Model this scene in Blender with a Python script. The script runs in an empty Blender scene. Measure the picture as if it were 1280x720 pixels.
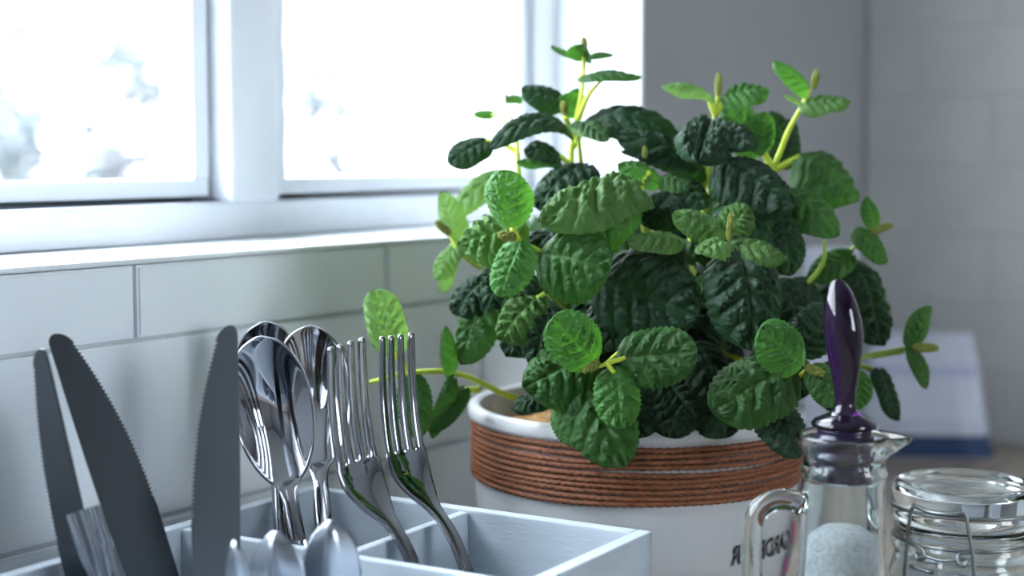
import bpy, bmesh, math, random
from mathutils import Vector, Matrix, noise

# ------------------------------------------------------------------ camera
F = 2000.0                                   # focal length in pixels of a 1280 px wide frame
PITCH = math.atan(171 / F)
CAMZ = .285                                  # height above the worktop (worktop top is z = 0)
scene = bpy.context.scene
COL = scene.collection
cam = bpy.data.cameras.new('camera')
cam.sensor_width = 36
cam.lens = F / 1280 * 36
cam.clip_start = .01
cam.dof.use_dof = True
cam.dof.focus_distance = .785
cam.dof.aperture_fstop = 4.6
camo = bpy.data.objects.new('camera', cam)
COL.objects.link(camo)
camo.location = (0, 0, CAMZ)
camo.rotation_euler = (math.pi / 2 - PITCH, 0, 0)
scene.camera = camo

# ------------------------------------------------------------------ sky, exposure
world = bpy.data.worlds.new('overcast_sky')
scene.world = world
world.use_nodes = True
wn = world.node_tree.nodes
wn['Background'].inputs[0].default_value = (.83, .90, 1.0, 1)
wn['Background'].inputs[1].default_value = 5.0
scene.view_settings.view_transform = 'Standard'
scene.view_settings.look = 'None'
scene.view_settings.gamma = 1
scene.view_settings.use_curve_mapping = False
scene.view_settings.exposure = 2.0
scene.cycles.use_denoising = True
scene.cycles.max_bounces = 14
scene.cycles.transmission_bounces = 14
scene.cycles.transparent_max_bounces = 16
scene.cycles.sample_clamp_indirect = 6

# ------------------------------------------------------------------ helpers
CP, SP = math.cos(PITCH), math.sin(PITCH)
def at(x, y, Y):
    u = (x - 640) / F; v = (y - 360) / F
    k = Y / (CP - v * SP)
    return Vector((u * k, Y, CAMZ + (-SP - v * CP) * k))
def atz(x, y, z):
    u = (x - 640) / F; v = (y - 360) / F
    k = (z - CAMZ) / (-SP - v * CP)
    return Vector((u * k, (CP - v * SP) * k, z))
WA = math.atan(1378 / 2007)                   # heading of the window wall
WD = Vector((math.sin(WA), math.cos(WA), 0))  # along the wall, to the right
WN = Vector((-WD.y, WD.x, 0))                 # through the wall, outwards
def wl(s, D, z): return WD * s + WN * D + Vector((0, 0, z))
ROOM = Matrix((( WD.x, WN.x, 0, 0), (WD.y, WN.y, 0, 0), (0, 0, 1, 0), (0, 0, 0, 1)))

def obj(name, me, mat=None, parent=None, label=None, cat=None, group=None, kind=None, smooth=False, M=None):
    if isinstance(me, bmesh.types.BMesh):
        bm = me
        me = bpy.data.meshes.new(name)
        bm.to_mesh(me); bm.free()
    o = bpy.data.objects.new(name, me)
    COL.objects.link(o)
    if mat is not None and me is not None and not me.materials: me.materials.append(mat)
    if smooth and me is not None:
        for p in me.polygons: p.use_smooth = True
    if parent is not None: o.parent = parent
    if M is not None: o.matrix_basis = M
    for k, v in (('label', label), ('category', cat), ('group', group), ('kind', kind)):
        if v: o[k] = v
    return o
def empty(name, loc, label, cat, group=None, M=None):
    o = obj(name, None, label=label, cat=cat, group=group)
    if M is not None: o.matrix_basis = M
    else: o.location = loc
    o.empty_display_size = .02
    return o
def box(bm, x0, x1, y0, y1, z0, z1, bev=0, M=None):
    r = bmesh.ops.create_cube(bm, size=1)
    vs = r['verts']
    for v in vs:
        v.co = Vector((x0 + (v.co.x + .5) * (x1 - x0), y0 + (v.co.y + .5) * (y1 - y0), z0 + (v.co.z + .5) * (z1 - z0)))
    if bev:
        es = list({e for v in vs for e in v.link_edges})
        r2 = bmesh.ops.bevel(bm, geom=es, offset=bev, segments=2, affect='EDGES', profile=.6)
        vs = list({v for f in r2['faces'] for v in f.verts} | {v for v in vs if v.is_valid})
    if M is not None:
        for v in vs:
            if v.is_valid: v.co = M @ v.co
def boxm(*a, **k):
    bm = bmesh.new(); box(bm, *a, **k); return bm
def lathe(prof, n=48, bm=None, M=None, close=True):
    bm = bm or bmesh.new()
    rings = []
    for (r, z) in prof:
        if r < 1e-6:
            p = Vector((0, 0, z)); rings.append([bm.verts.new(M @ p if M else p)])
        else:
            ring = []
            for i in range(n):
                a = 2 * math.pi * i / n
                p = Vector((r * math.cos(a), r * math.sin(a), z))
                ring.append(bm.verts.new(M @ p if M else p))
            rings.append(ring)
    for A, B in zip(rings, rings[1:]):
        if len(A) == 1 and len(B) == 1: continue
        for i in range(n):
            j = (i + 1) % n
            if len(A) == 1: bm.faces.new((A[0], B[j], B[i]))
            elif len(B) == 1: bm.faces.new((A[i], A[j], B[0]))
            else: bm.faces.new((A[i], A[j], B[j], B[i]))
    bmesh.ops.recalc_face_normals(bm, faces=bm.faces)
    return bm
def smoothpts(pts, n):
    """Catmull-Rom through pts, n steps a span"""
    P = [Vector(p) for p in pts]
    if len(P) == 2: return [P[0].lerp(P[1], i / n) for i in range(n + 1)]
    out = []
    for i in range(len(P) - 1):
        p0 = P[i - 1] if i else P[0] * 2 - P[1]
        p1, p2 = P[i], P[i + 1]
        p3 = P[i + 2] if i + 2 < len(P) else P[-1] * 2 - P[-2]
        for k in range(n):
            t = k / n
            out.append(.5 * ((2 * p1) + (p2 - p0) * t + (2 * p0 - 5 * p1 + 4 * p2 - p3) * t * t + (3 * p1 - p0 - 3 * p2 + p3) * t ** 3))
    out.append(P[-1])
    return out
def tube(bm, pts, r0, r1=None, n=8, closed=False, caps=True):
    r1 = r0 if r1 is None else r1
    m = len(pts); rings = []
    up = Vector((0, 0, 1))
    t0 = (pts[1] - pts[0]).normalized()
    if abs(t0.dot(up)) > .9: up = Vector((1, 0, 0))
    nrm = (up - t0 * up.dot(t0)).normalized()
    for i, p in enumerate(pts):
        if closed: t = (pts[(i + 1) % m] - pts[i - 1]).normalized()
        else: t = (pts[min(i + 1, m - 1)] - pts[max(i - 1, 0)]).normalized()
        nrm = (nrm - t * nrm.dot(t)).normalized()
        b = t.cross(nrm)
        r = r0 + (r1 - r0) * i / (m - 1)
        rings.append([bm.verts.new(p + (nrm * math.cos(2 * math.pi * k / n) + b * math.sin(2 * math.pi * k / n)) * r) for k in range(n)])
    prs = list(zip(rings, rings[1:])) + ([(rings[-1], rings[0])] if closed else [])
    for A, B in prs:
        for k in range(n):
            bm.faces.new((A[k], A[(k + 1) % n], B[(k + 1) % n], B[k]))
    if caps and not closed:
        bm.faces.new(rings[0][::-1]); bm.faces.new(rings[-1])
    return bm

# ------------------------------------------------------------------ materials
def mat(name, color, rough=.5, metal=0, spec=.5, trans=0, ior=1.45, var=0, scale=40, bump=0, bscale=200, sheen=0, coat=0, stretch=None, col2=None):
    m = bpy.data.materials.new(name); m.use_nodes = True
    nt = m.node_tree; N = nt.nodes; L = nt.links
    b = N['Principled BSDF']
    b.inputs['Base Color'].default_value = (*color, 1)
    b.inputs['Roughness'].default_value = rough
    b.inputs['Metallic'].default_value = metal
    b.inputs['Specular IOR Level'].default_value = spec
    b.inputs['Transmission Weight'].default_value = trans
    b.inputs['IOR'].default_value = ior
    b.inputs['Sheen Weight'].default_value = sheen
    b.inputs['Coat Weight'].default_value = coat
    tc = N.new('ShaderNodeTexCoord'); src = tc.outputs['Object']
    if stretch:
        mp = N.new('ShaderNodeMapping'); mp.inputs['Scale'].default_value = stretch
        L.new(src, mp.inputs[0]); src = mp.outputs[0]
    if var or col2:
        nz = N.new('ShaderNodeTexNoise'); nz.inputs['Scale'].default_value = scale; nz.inputs['Detail'].default_value = 5
        L.new(src, nz.inputs['Vector'])
        mx = N.new('ShaderNodeMix'); mx.data_type = 'RGBA'
        rp = N.new('ShaderNodeValToRGB'); rp.color_ramp.elements[0].position = .35; rp.color_ramp.elements[1].position = .65
        L.new(nz.outputs['Fac'], rp.inputs[0]); L.new(rp.outputs[0], mx.inputs['Factor'])
        c2 = col2 or tuple(min(1, c * (1 + var)) for c in color)
        c1 = color if col2 else tuple(c * (1 - var) for c in color)
        mx.inputs['A'].default_value = (*c1, 1); mx.inputs['B'].default_value = (*c2, 1)
        L.new(mx.outputs['Result'], b.inputs['Base Color'])
    if bump:
        nb = N.new('ShaderNodeTexNoise'); nb.inputs['Scale'].default_value = bscale; nb.inputs['Detail'].default_value = 4
        L.new(src, nb.inputs['Vector'])
        bp = N.new('ShaderNodeBump'); bp.inputs['Strength'].default_value = bump; bp.inputs['Distance'].default_value = .002
        L.new(nb.outputs['Fac'], bp.inputs['Height']); L.new(bp.outputs[0], b.inputs['Normal'])
    return m
def leafmat(name, c, vein, transl, tcol, rough=.5, var=.15, sheen=.05):
    m = bpy.data.materials.new(name); m.use_nodes = True
    nt = m.node_tree; N = nt.nodes; L = nt.links
    b = N['Principled BSDF']; out = N['Material Output']
    b.inputs['Roughness'].default_value = rough
    b.inputs['Specular IOR Level'].default_value = .22
    b.inputs['Sheen Weight'].default_value = sheen
    b.inputs['Sheen Roughness'].default_value = .45
    b.inputs['Sheen Tint'].default_value = (.75, .95, .75, 1)
    at_ = N.new('ShaderNodeAttribute'); at_.attribute_name = 'ridge'
    oi = N.new('ShaderNodeObjectInfo')
    mx = N.new('ShaderNodeMix'); mx.data_type = 'RGBA'
    mx.inputs['A'].default_value = (*vein, 1); mx.inputs['B'].default_value = (*c, 1)
    L.new(at_.outputs['Fac'], mx.inputs['Factor'])
    hsv = N.new('ShaderNodeHueSaturation')
    mr = N.new('ShaderNodeMapRange'); mr.inputs[3].default_value = 1 - var; mr.inputs[4].default_value = 1 + var
    L.new(oi.outputs['Random'], mr.inputs[0]); L.new(mr.outputs[0], hsv.inputs['Value'])
    L.new(mx.outputs['Result'], hsv.inputs['Color']); L.new(hsv.outputs[0], b.inputs['Base Color'])
    tr = N.new('ShaderNodeBsdfTranslucent'); tr.inputs[0].default_value = (*tcol, 1)
    ms = N.new('ShaderNodeMixShader'); ms.inputs[0].default_value = transl
    L.new(b.outputs[0], ms.inputs[1]); L.new(tr.outputs[0], ms.inputs[2]); L.new(ms.outputs[0], out.inputs['Surface'])
    tc = N.new('ShaderNodeTexCoord')
    nb = N.new('ShaderNodeTexNoise'); nb.inputs['Scale'].default_value = 900; nb.inputs['Detail'].default_value = 3
    L.new(tc.outputs['Object'], nb.inputs['Vector'])
    bp = N.new('ShaderNodeBump'); bp.inputs['Strength'].default_value = .25; bp.inputs['Distance'].default_value = .0006
    L.new(nb.outputs['Fac'], bp.inputs['Height']); L.new(bp.outputs[0], b.inputs['Normal']); L.new(bp.outputs[0], tr.inputs['Normal'])
    return m
def panemat(name):
    m = bpy.data.materials.new(name); m.use_nodes = True
    nt = m.node_tree; N = nt.nodes; L = nt.links
    N.remove(N['Principled BSDF']); out = N['Material Output']
    t = N.new('ShaderNodeBsdfTransparent'); t.inputs[0].default_value = (.97, .985, .98, 1)
    g = N.new('ShaderNodeBsdfGlossy'); g.inputs['Roughness'].default_value = .02
    lw = N.new('ShaderNodeLayerWeight'); lw.inputs[0].default_value = .5
    pw = N.new('ShaderNodeMath'); pw.operation = 'POWER'; pw.inputs[1].default_value = 5; L.new(lw.outputs['Facing'], pw.inputs[0])
    fr = N.new('ShaderNodeMath'); fr.operation = 'MULTIPLY_ADD'; fr.inputs[1].default_value = .9; fr.inputs[2].default_value = .03; L.new(pw.outputs[0], fr.inputs[0])
    ms = N.new('ShaderNodeMixShader')
    L.new(fr.outputs[0], ms.inputs[0]); L.new(t.outputs[0], ms.inputs[1]); L.new(g.outputs[0], ms.inputs[2]); L.new(ms.outputs[0], out.inputs['Surface'])
    return m

M_TILE = mat('white_glazed_tile', (.84, .88, .92), .4, var=.02, scale=9, bump=.04, bscale=30)  # tile white, raised to carry veiling glare from the window
M_GROUT = mat('grey_grout', (.58, .62, .64), .9)
M_WALL = mat('grey_white_plaster', (.275, .28, .285), .8, var=.03, scale=6, bump=.1, bscale=120)
M_TILE2 = mat('grey_painted_tile', (.58, .585, .58), .6, var=.03, scale=8)
M_GROUT2 = mat('grey_painted_joint', (.54, .545, .54), .9)
M_ROOMWALL = mat('room_wall_paint', (.30, .30, .31), .9)
M_CEIL = mat('ceiling_paint', (.75, .76, .77), .9)
M_FLOOR = mat('floor_boards', (.22, .17, .13), .5, var=.25, scale=4, stretch=(1, 9, 1))
M_COUNTER = mat('worktop_laminate', (.28, .235, .19), .45, var=.22, scale=14, stretch=(1, 6, 1))
M_SILL = mat('white_gloss_paint', (.84, .87, .89), .35)
M_FRAME = mat('window_frame_paint', (.80, .83, .89), .45, var=.03, scale=12)  # frame paint lightened to hold the same window glare
M_SASH = mat('sash_paint', (.76, .79, .85), .45)
M_GAP = mat('dark_gap', (.12, .15, .17), .7)
M_PANE = panemat('window_glass')
M_CADDY = mat('white_painted_wood', (.42, .47, .52), .5, var=.05, scale=18, stretch=(1, 1, 5), bump=.12, bscale=140)
M_STEEL = mat('polished_steel', (.34, .345, .37), .06, metal=1)
M_BLADE = mat('brushed_steel', (.095, .108, .122), .30, metal=1, bump=.05, bscale=400, stretch=(6, 1, .3))
M_POT = mat('white_glazed_pot', (.50, .505, .52), .32, var=.03, scale=20)
M_CORD = mat('copper_brown_cord', (.20, .066, .026), .6, var=.3, scale=350, bump=.3, bscale=900)
M_INK = mat('black_lettering', (.03, .035, .04), .5)
M_PINK = mat('pink_print', (.75, .22, .45), .5)
M_TEAL = mat('teal_print', (.25, .60, .63), .5)
M_SOIL = mat('coir_mulch', (.17, .09, .035), .9, col2=(.46, .27, .10), scale=190, bump=.8, bscale=300)
M_STEM = mat('green_stem', (.30, .45, .06), .5, var=.15, scale=60)
M_STEMY = mat('yellow_green_stem', (.50, .62, .05), .5, var=.1, scale=60)
M_BUD = mat('olive_flower_bud', (.22, .25, .045), .7, var=.4, scale=500, bump=.5, bscale=900)
LM = {
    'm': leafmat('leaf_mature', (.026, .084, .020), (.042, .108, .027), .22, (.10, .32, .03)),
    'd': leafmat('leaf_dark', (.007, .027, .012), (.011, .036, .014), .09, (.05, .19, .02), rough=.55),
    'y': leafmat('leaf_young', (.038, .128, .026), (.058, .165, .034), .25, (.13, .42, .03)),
    'l': leafmat('leaf_lit', (.066, .150, .036), (.075, .160, .04), .24, (.15, .38, .04)),  # mature green with the window light put into its colour
    'p': leafmat('leaf_backlit', (.12, .24, .08), (.16, .29, .09), .38, (.26, .50, .08)),  # paleness of backlit leaves put into the colour
}
M_GLASS = mat('clear_glass', (.93, .985, .98), .0, trans=1, ior=1.47)
M_PURPLE = mat('purple_glass', (.030, .004, .060), .03, trans=.9, ior=1.5)
M_PLUG = mat('purple_plug', (.008, .004, .028), .25, trans=0, ior=1.45)
M_SALT = mat('white_salt', (.52, .53, .55), .8, var=.15, scale=420, bump=.8, bscale=900)
M_WIRE = mat('grey_wire', (.23, .25, .25), .35, metal=1)
M_PAPER = mat('white_packaging', (.54, .56, .66), .6, var=.03, scale=15)
M_BLUE = mat('blue_print_band', (.02, .045, .12), .6)
M_LILAC = mat('pale_blue_print', (.40, .43, .60), .6)
M_TRUNK = mat('grey_bark', (.08, .08, .085), .95, spec=.1, var=.2, scale=12)
M_FOLI = mat('washed_out_foliage', (.125, .14, .152), .95, spec=.1, var=.2, scale=3)  # grey-blue tone paints the outdoor glare into the foliage
M_GRASS = mat('pale_lawn', (.11, .12, .12), .95, spec=.1, var=.12, scale=.7)

# ------------------------------------------------------------------ the room  (built in wall coordinates s, D, z)
S0, S1, D0, DW = -1.5, 1.554, -2.4, .63
ZF, ZC = -.9, 1.55
WS0, WS1, WZ0, WZ1 = -1.25, 1.096, .230, 1.42       # opening of the window in view
def rstruct(name, bm, m, parent=None):
    return obj(name, bm, m, parent, kind=None if parent else 'structure', M=None if parent else ROOM)
TH = .30
bm = bmesh.new()
box(bm, S0 - .2, S1 + .2, DW, DW + TH, ZF, WZ0 - .003)
box(bm, S0 - .2, S1 + .2, DW, DW + TH, WZ1, ZC + .2)
box(bm, S0 - .2, WS0, DW, DW + TH, WZ0 - .003, WZ1)
box(bm, WS1, S1 + .2, DW, DW + TH, WZ0 - .003, WZ1)
wall_back = rstruct('wall_back', bm, M_WALL)
bm = bmesh.new()
box(bm, S1, S1 + .2, D0 - .2, DW, ZF, ZC + .2)
wall_right = rstruct('wall_right', bm, M_WALL)
wall_left = rstruct('wall_left', boxm(S0 - .2, S0, D0 - .2, DW, ZF, ZC + .2), M_ROOMWALL)
# unseen window opening added behind the photographer to brighten the tile wall
L0, L1, LZ0, LZ1 = .15, 1.05, .15, 1.15
bm = bmesh.new()
box(bm, S0 - .2, S1 + .2, D0 - .2, D0, ZF, LZ0)
box(bm, S0 - .2, S1 + .2, D0 - .2, D0, LZ1, ZC + .2)
box(bm, S0 - .2, L0, D0 - .2, D0, LZ0, LZ1)
box(bm, L1, S1 + .2, D0 - .2, D0, LZ0, LZ1)
wall_front = rstruct('wall_front', bm, M_ROOMWALL)
floor = rstruct('floor', boxm(S0 - .2, S1 + .2, D0 - .2, DW + TH, ZF - .1, ZF), M_FLOOR)
ceiling = rstruct('ceiling', boxm(S0 - .2, S1 + .2, D0 - .2, DW + TH, ZC, ZC + .1), M_CEIL)

# sill of the window, in view as the bright ledge
sill = rstruct('trim_1', boxm(WS0, WS1, DW - .0055, DW + .20, WZ0 - .003, WZ0, bev=.001), M_SILL)
jamb = rstruct('trim_2', boxm(WS1 - .004, WS1, DW - .001, DW + .20, WZ0 + .0005, WZ1), M_SILL)

# the window: frame, mullion, two glazed lights with sash rails
FD = .708
win = empty('window_1', None, None, None, M=ROOM); win['kind'] = 'structure'
bm = bmesh.new()
box(bm, WS0, WS1 - .004, FD, FD + .05, WZ0 + .0005, WZ0 + .0235, bev=.002)
box(bm, WS0, WS1 - .004, FD, FD + .05, WZ1 - .03, WZ1)
box(bm, WS0, WS0 + .03, FD, FD + .05, WZ0 + .0235, WZ1 - .03)
box(bm, WS1 - .030, WS1 - .004, FD, FD + .05, WZ0 + .0235, WZ1 - .03, bev=.002)
obj('window_frame', bm, M_FRAME, win)
obj('mullion', boxm(.719, .763, FD - .004, FD + .05, WZ0 + .0235, WZ1 - .03, bev=.003), M_FRAME, win)
obj('mullion', boxm(-.665, -.62, FD - .004, FD + .05, WZ0 + .0235, WZ1 - .03, bev=.003), M_FRAME, win)
obj('mullion', boxm(.02, .066, FD - .004, FD + .05, WZ0 + .0235, WZ1 - .03, bev=.003), M_FRAME, win)
for (a, b, proud) in ((.066, .719, 0), (.763, WS1 - .030, .006), (-.62, .02, 0), (WS0 + .03, -.665, 0)):
    zb = WZ0 + .0235; zt = WZ1 - .03
    g = .0035
    bm = bmesh.new()
    y0, y1 = FD + .012 - proud, FD + .04
    w = .0125
    box(bm, a + g, b - g, y0, y1, zb + g, zb + g + .011, bev=.0015)
    box(bm, a + g, b - g, y0, y1, zt - .014, zt - g)
    box(bm, a + g, a + g + w, y0, y1, zb + g + .011, zt - .014)
    box(bm, b - g - w, b - g, y0, y1, zb + g + .011, zt - .014)
    sash = obj('sash', bm, M_SASH, win)
    bm = bmesh.new()
    box(bm, a, b, FD + .03, FD + .046, zb, zb + g); box(bm, a, a + g, FD + .03, FD + .046, zb, zt); box(bm, b - g, b, FD + .03, FD + .046, zb, zt)
    obj('gap_strip', bm, M_GAP, sash)  # dark strips paint the shaded gap around the sash
    obj('pane', boxm(a + g + w - .003, b - g - w + .003, FD + .024, FD + .028, zb + g + .008, zt - .011), M_PANE, sash)
fill_win = empty('added_fill_window', None, None, None, M=ROOM); fill_win['kind'] = 'structure'  # added fill window, out of view
bm = bmesh.new()
fy0, fy1 = D0 - .14, D0 - .08
box(bm, L0, L1, fy0, fy1, LZ0, LZ0 + .04); box(bm, L0, L1, fy0, fy1, LZ1 - .04, LZ1)
for d in (L0, (L0 + L1) / 2 - .02, L1 - .04): box(bm, d, d + .04, fy0, fy1, LZ0 + .04, LZ1 - .04)
obj('window_frame', bm, M_FRAME, fill_win)
for d in (L0 + .04, (L0 + L1) / 2 + .02):
    obj('pane', boxm(d, d + (L1 - L0) / 2 - .06, D0 - .112, D0 - .108, LZ0 + .04, LZ1 - .04), M_PANE, fill_win)

# glazed tiles under the sill, each its own piece, running bond
def tiles(parent, rows, w, s_start, s_end, off0, m, grout, plane, joint=.0026, proud=.004, axis='s', gk='grout'):
    cache = {}
    for i, (z0, z1) in enumerate(rows):
        s = s_start + (off0 if i % 2 == 0 else off0 + w / 2) % w - w
        while s < s_end:
            a, b = max(s, s_start), min(s + w, s_end)
            s += w
            if b - a < .012: continue
            key = (round(b - a, 4), round(z1 - z0, 4))
            if key not in cache:
                hw = (b - a - joint) / 2; hz = (z1 - z0 - joint) / 2
                bmm = bmesh.new()
                if axis == 's': box(bmm, -hw, hw, -proud, .0015, -hz, hz)
                else: box(bmm, -proud, .0015, -hw, hw, -hz, hz)
                fs = [f for f in bmm.faces if (f.normal.y < -.5 if axis == 's' else f.normal.x < -.5)]
                bmesh.ops.bevel(bmm, geom=[e for e in fs[0].edges], offset=.0013, segments=2, affect='EDGES')
                me = bpy.data.meshes.new('tile'); bmm.to_mesh(me); bmm.free(); me.materials.append(m)
                cache[key] = me
            c = ((a + b) / 2, (z0 + z1) / 2)
            o = obj('tile', cache[key], None, parent)
            o.location = (c[0], plane - .001, c[1]) if axis == 's' else (plane - .001, c[0], c[1])
rows = [(.1875, .2275), (.092, .1875), (-.0035, .092)]
tiles(wall_back, rows, .205, -.30, 1.188, (.568 + .30) % .205, M_TILE, M_GROUT, DW)
obj('grout', boxm(-.30, 1.188, DW - .0012, DW - .0002, -.02, .2265), M_GROUT, wall_back)
rows2 = [(.0 + .068 * i, .068 * (i + 1)) for i in range(11)]
tiles(wall_right, rows2, .15, .0, DW - .001, .05, M_TILE2, M_GROUT2, S1, axis='d', joint=.002, proud=.0014)
obj('grout', boxm(S1 - .0012, S1 - .0002, 0, DW - .006, -.02, .748), M_GROUT2, wall_right)

# worktop
ctr = obj('kitchen_worktop', boxm(S0 + .3, S1 - .004, -.16, DW - .006, -.04, 0, bev=.003), M_COUNTER, M=ROOM,
          label='grey brown laminate worktop below the window and tiles', cat='worktop')
bm = bmesh.new()
box(bm, S0 + .32, S1 - .006, -.12, DW - .01, ZF + .1, -.0405)
box(bm, S0 + .32, S1 - .006, -.06, DW - .01, ZF, ZF + .1)
obj('base_cabinet', bm, M_ROOMWALL, M=ROOM, label='grey base cabinet carrying the worktop', cat='cabinet')

# ------------------------------------------------------------------ outdoors
obj('ground', boxm(-40, 40, DW + TH + .01, 60, -1.9, -1.6), M_GRASS, kind='structure', M=ROOM)
obj('ground', boxm(-40, 40, -30, D0 - .3, -1.9, -1.6), M_GRASS, kind='structure', M=ROOM)
def tree(loc, h, rx, seed, label, fol=M_FOLI):
    rnd = random.Random(seed)
    t = empty('garden_tree', loc, label, 'tree', 'trees outside the window')
    bm = bmesh.new()
    tips = []
    def br(p, d, L, r, lev):
        q = p + d * L
        mid = p.lerp(q, .5) + Vector((rnd.uniform(-1, 1), rnd.uniform(-1, 1), 0)) * L * .07
        tube(bm, smoothpts([p, mid, q], 3), r, r * .6, n=6)
        if lev == 0: tips.append(q); return
        for k in range(4 if lev > 1 else 3):
            nd = (d * .75 + Vector((rnd.uniform(-1, 1) * rx, rnd.uniform(-1, 1) * rx, rnd.uniform(-.1, .8)))).normalized()
            br(p.lerp(q, rnd.uniform(.55, 1)), nd, L * rnd.uniform(.55, .75), r * .5, lev - 1)
    br(Vector((0, 0, -.1)), Vector((0, 0, 1)), h * .42, h * .022, 3)
    obj('trunk', bm, M_TRUNK, t, smooth=True)
    vs, fs = [], []
    for p in tips:
        for k in range(16):
            c = p + Vector((rnd.gauss(0, 1), rnd.gauss(0, 1), rnd.gauss(0, .9))) * h * .055
            a = Vector((rnd.uniform(-1, 1), rnd.uniform(-1, 1), rnd.uniform(-1, 1))).normalized() * h * .02
            b2 = a.orthogonal().normalized() * h * .013
            i = len(vs); vs += [c - a, c + b2, c + a, c - b2]; fs.append((i, i + 1, i + 2, i + 3))
    me = bpy.data.meshes.new('foliage'); me.from_pydata([tuple(v) for v in vs], [], fs)
    f = obj('foliage', me, fol, t); f['kind'] = 'stuff'
for (px, Y, h, rx, seed, lab) in (
        (95, 9.0, 3.3, .8, 1, 'bluish blurred tree outside behind the left window pane'),
        (-60, 11.0, 3.6, .9, 2, 'pale blurred tree outside at the far left of the left pane'),
        (210, 17.0, 3.4, .9, 5, 'distant pale tree outside between the bluish tree and the mullion'),
        (440, 15.0, 4.3, .9, 3, 'faint rounded tree outside behind the right window pane')):
    p = at(px, 300, Y); p.z = -1.6
    tree(p, h, rx, seed, lab)

# ------------------------------------------------------------------ cutlery caddy
CTOP = .105
CB = atz(389, 606, CTOP)
th = math.radians(31.1)
CA = Vector((math.sin(th), math.cos(th), 0)); CBV = Vector((CA.y, -CA.x, 0))
CADM = Matrix(((CA.x, CBV.x, 0, CB.x), (CA.y, CBV.y, 0, CB.y), (0, 0, 1, 0), (0, 0, 0, 1)))
def cad(u, v, z): return CADM @ Vector((u, v, z))
caddy = empty('cutlery_caddy', None, 'white painted wooden cutlery caddy with square compartments in front of the pot', 'cutlery caddy', M=CADM)
T = .0075; CL = .318; CW = .205
bvl = .0008
obj('back_board', boxm(-CL, 0, 0, T, 0, CTOP, bev=bvl), M_CADDY, caddy)
obj('front_board', boxm(-CL, 0, CW - T, CW, 0, CTOP, bev=bvl), M_CADDY, caddy)
obj('end_board', boxm(-T, 0, T + .0002, CW - T - .0002, 0, CTOP, bev=bvl), M_CADDY, caddy)
obj('end_board', boxm(-CL, -CL + T, T + .0002, CW - T - .0002, 0, CTOP, bev=bvl), M_CADDY, caddy)
obj('base_board', boxm(-CL + T, -T, T, CW - T, .001, .007), M_CADDY, caddy)
for u in (-.110, -.214):
    obj('divider', boxm(u, u + .0055, T, CW - T, .007, CTOP - .001, bev=bvl), M_CADDY, caddy)
for (u0, u1) in ((-.1045, -T), (-.2085, -.110), (-CL + T, -.214)):
    obj('divider', boxm(u0 + .0002, u1 - .0002, .1005, .106, .007, CTOP - .001, bev=bvl), M_CADDY, caddy)

# ------------------------------------------------------------------ cutlery
def frame(base, tip, nh):
    """matrix: local z from base to tip, local -y (the face) towards nh"""
    z = (tip - base).normalized()
    nh = Vector(nh); nh = (nh - z * nh.dot(z)).normalized()
    y = -nh; x = y.cross(z)
    return Matrix(((x.x, y.x, z.x, base.x), (x.y, y.y, z.y, base.y), (x.z, y.z, z.z, base.z), (0, 0, 0, 1)))
def interp(tab, t):
    for (a, *va), (b, *vb) in zip(tab, tab[1:]):
        if t <= b:
            k = 0 if b == a else max(0, (t - a) / (b - a))
            k = k * k * (3 - 2 * k) * .5 + k * .5
            return [p + (q - p) * k for p, q in zip(va, vb)]
    return list(tab[-1][1:])
def sheet(rows, cols):
    bm = bmesh.new()
    g = [[bm.verts.new(p) for p in r] for r in rows]
    for i in range(len(g) - 1):
        for j in range(len(g[0]) - 1):
            bm.faces.new((g[i][j], g[i][j + 1], g[i + 1][j + 1], g[i + 1][j]))
    return bm
def solid(o, t, sub=1):
    m = o.modifiers.new('thickness', 'SOLIDIFY'); m.thickness = t; m.offset = 0
    if sub:
        s = o.modifiers.new('smooth', 'SUBSURF'); s.levels = sub; s.render_levels = sub
def knife(name, base, tip, nh, L, W, label, flip=1, blade=.130, group='dinner knives in the caddy'):
    k = empty(name, None, label, 'knife', group, M=frame(base, tip, nh))
    z0 = L - blade
    rows = []
    n = 430
    for i in range(n + 1):
        t = i / n
        z = z0 + blade * t
        sp_ = W * .5 - (W * .12 * (1 - t) ** 3) - .12 * W * (1 - math.sqrt(max(0, 1 - max(0, (t - .965) / .035) ** 2)))      # spine, nearly straight
        ed = W * .5 - W * .02 * (1 - t)
        ed -= W * .66 * max(0, (t - .30) / .70) ** 2.1
        if t > .955: ed -= W * .20 * (1 - math.sqrt(max(0, 1 - ((t - .955) / .045) ** 2)))
        if .36 < t < .95: ed -= .0011 * (1 - abs(((z * 520) % 1) * 2 - 1))
        if .34 < t <= .36: ed -= .0002
        xs = [-sp_, -sp_ * .5 + ed * .0, ed * .45, ed * .93, ed]
        if ed < -sp_ + .0006: xs = [-sp_ + q * .0002 for q in range(5)]
        else: xs = [-sp_ + (ed + sp_) * q for q in (0, .3, .6, .9, 1)]
        rows.append([Vector((flip * x, 0, z)) for x in xs])
    b = obj('blade', sheet(rows, 5), M_BLADE, k)
    solid(b, .0016, 0)
    rows = []
    for i in range(25):
        t = i / 24
        w, d = interp([(0, .0075, .003), (.05, .0098, .0032), (.5, .0080, .0032), (.86, .0068, .003), (.95, .0055, .002), (1, W * .40, .0009)], t)
        rows.append([(Vector((w * math.cos(a), d * math.sin(a), z0 * t + .0005 * (1 - t)))) for a in [2 * math.pi * q / 12 for q in range(13)]])
    bm = sheet(rows, 13)
    bmesh.ops.remove_doubles(bm, verts=bm.verts, dist=1e-5)
    es = [e for e in bm.edges if e.is_boundary]
    bmesh.ops.edgeloop_fill(bm, edges=es)
    obj('handle', bm, M_STEEL, k, smooth=True)
    return k
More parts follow.
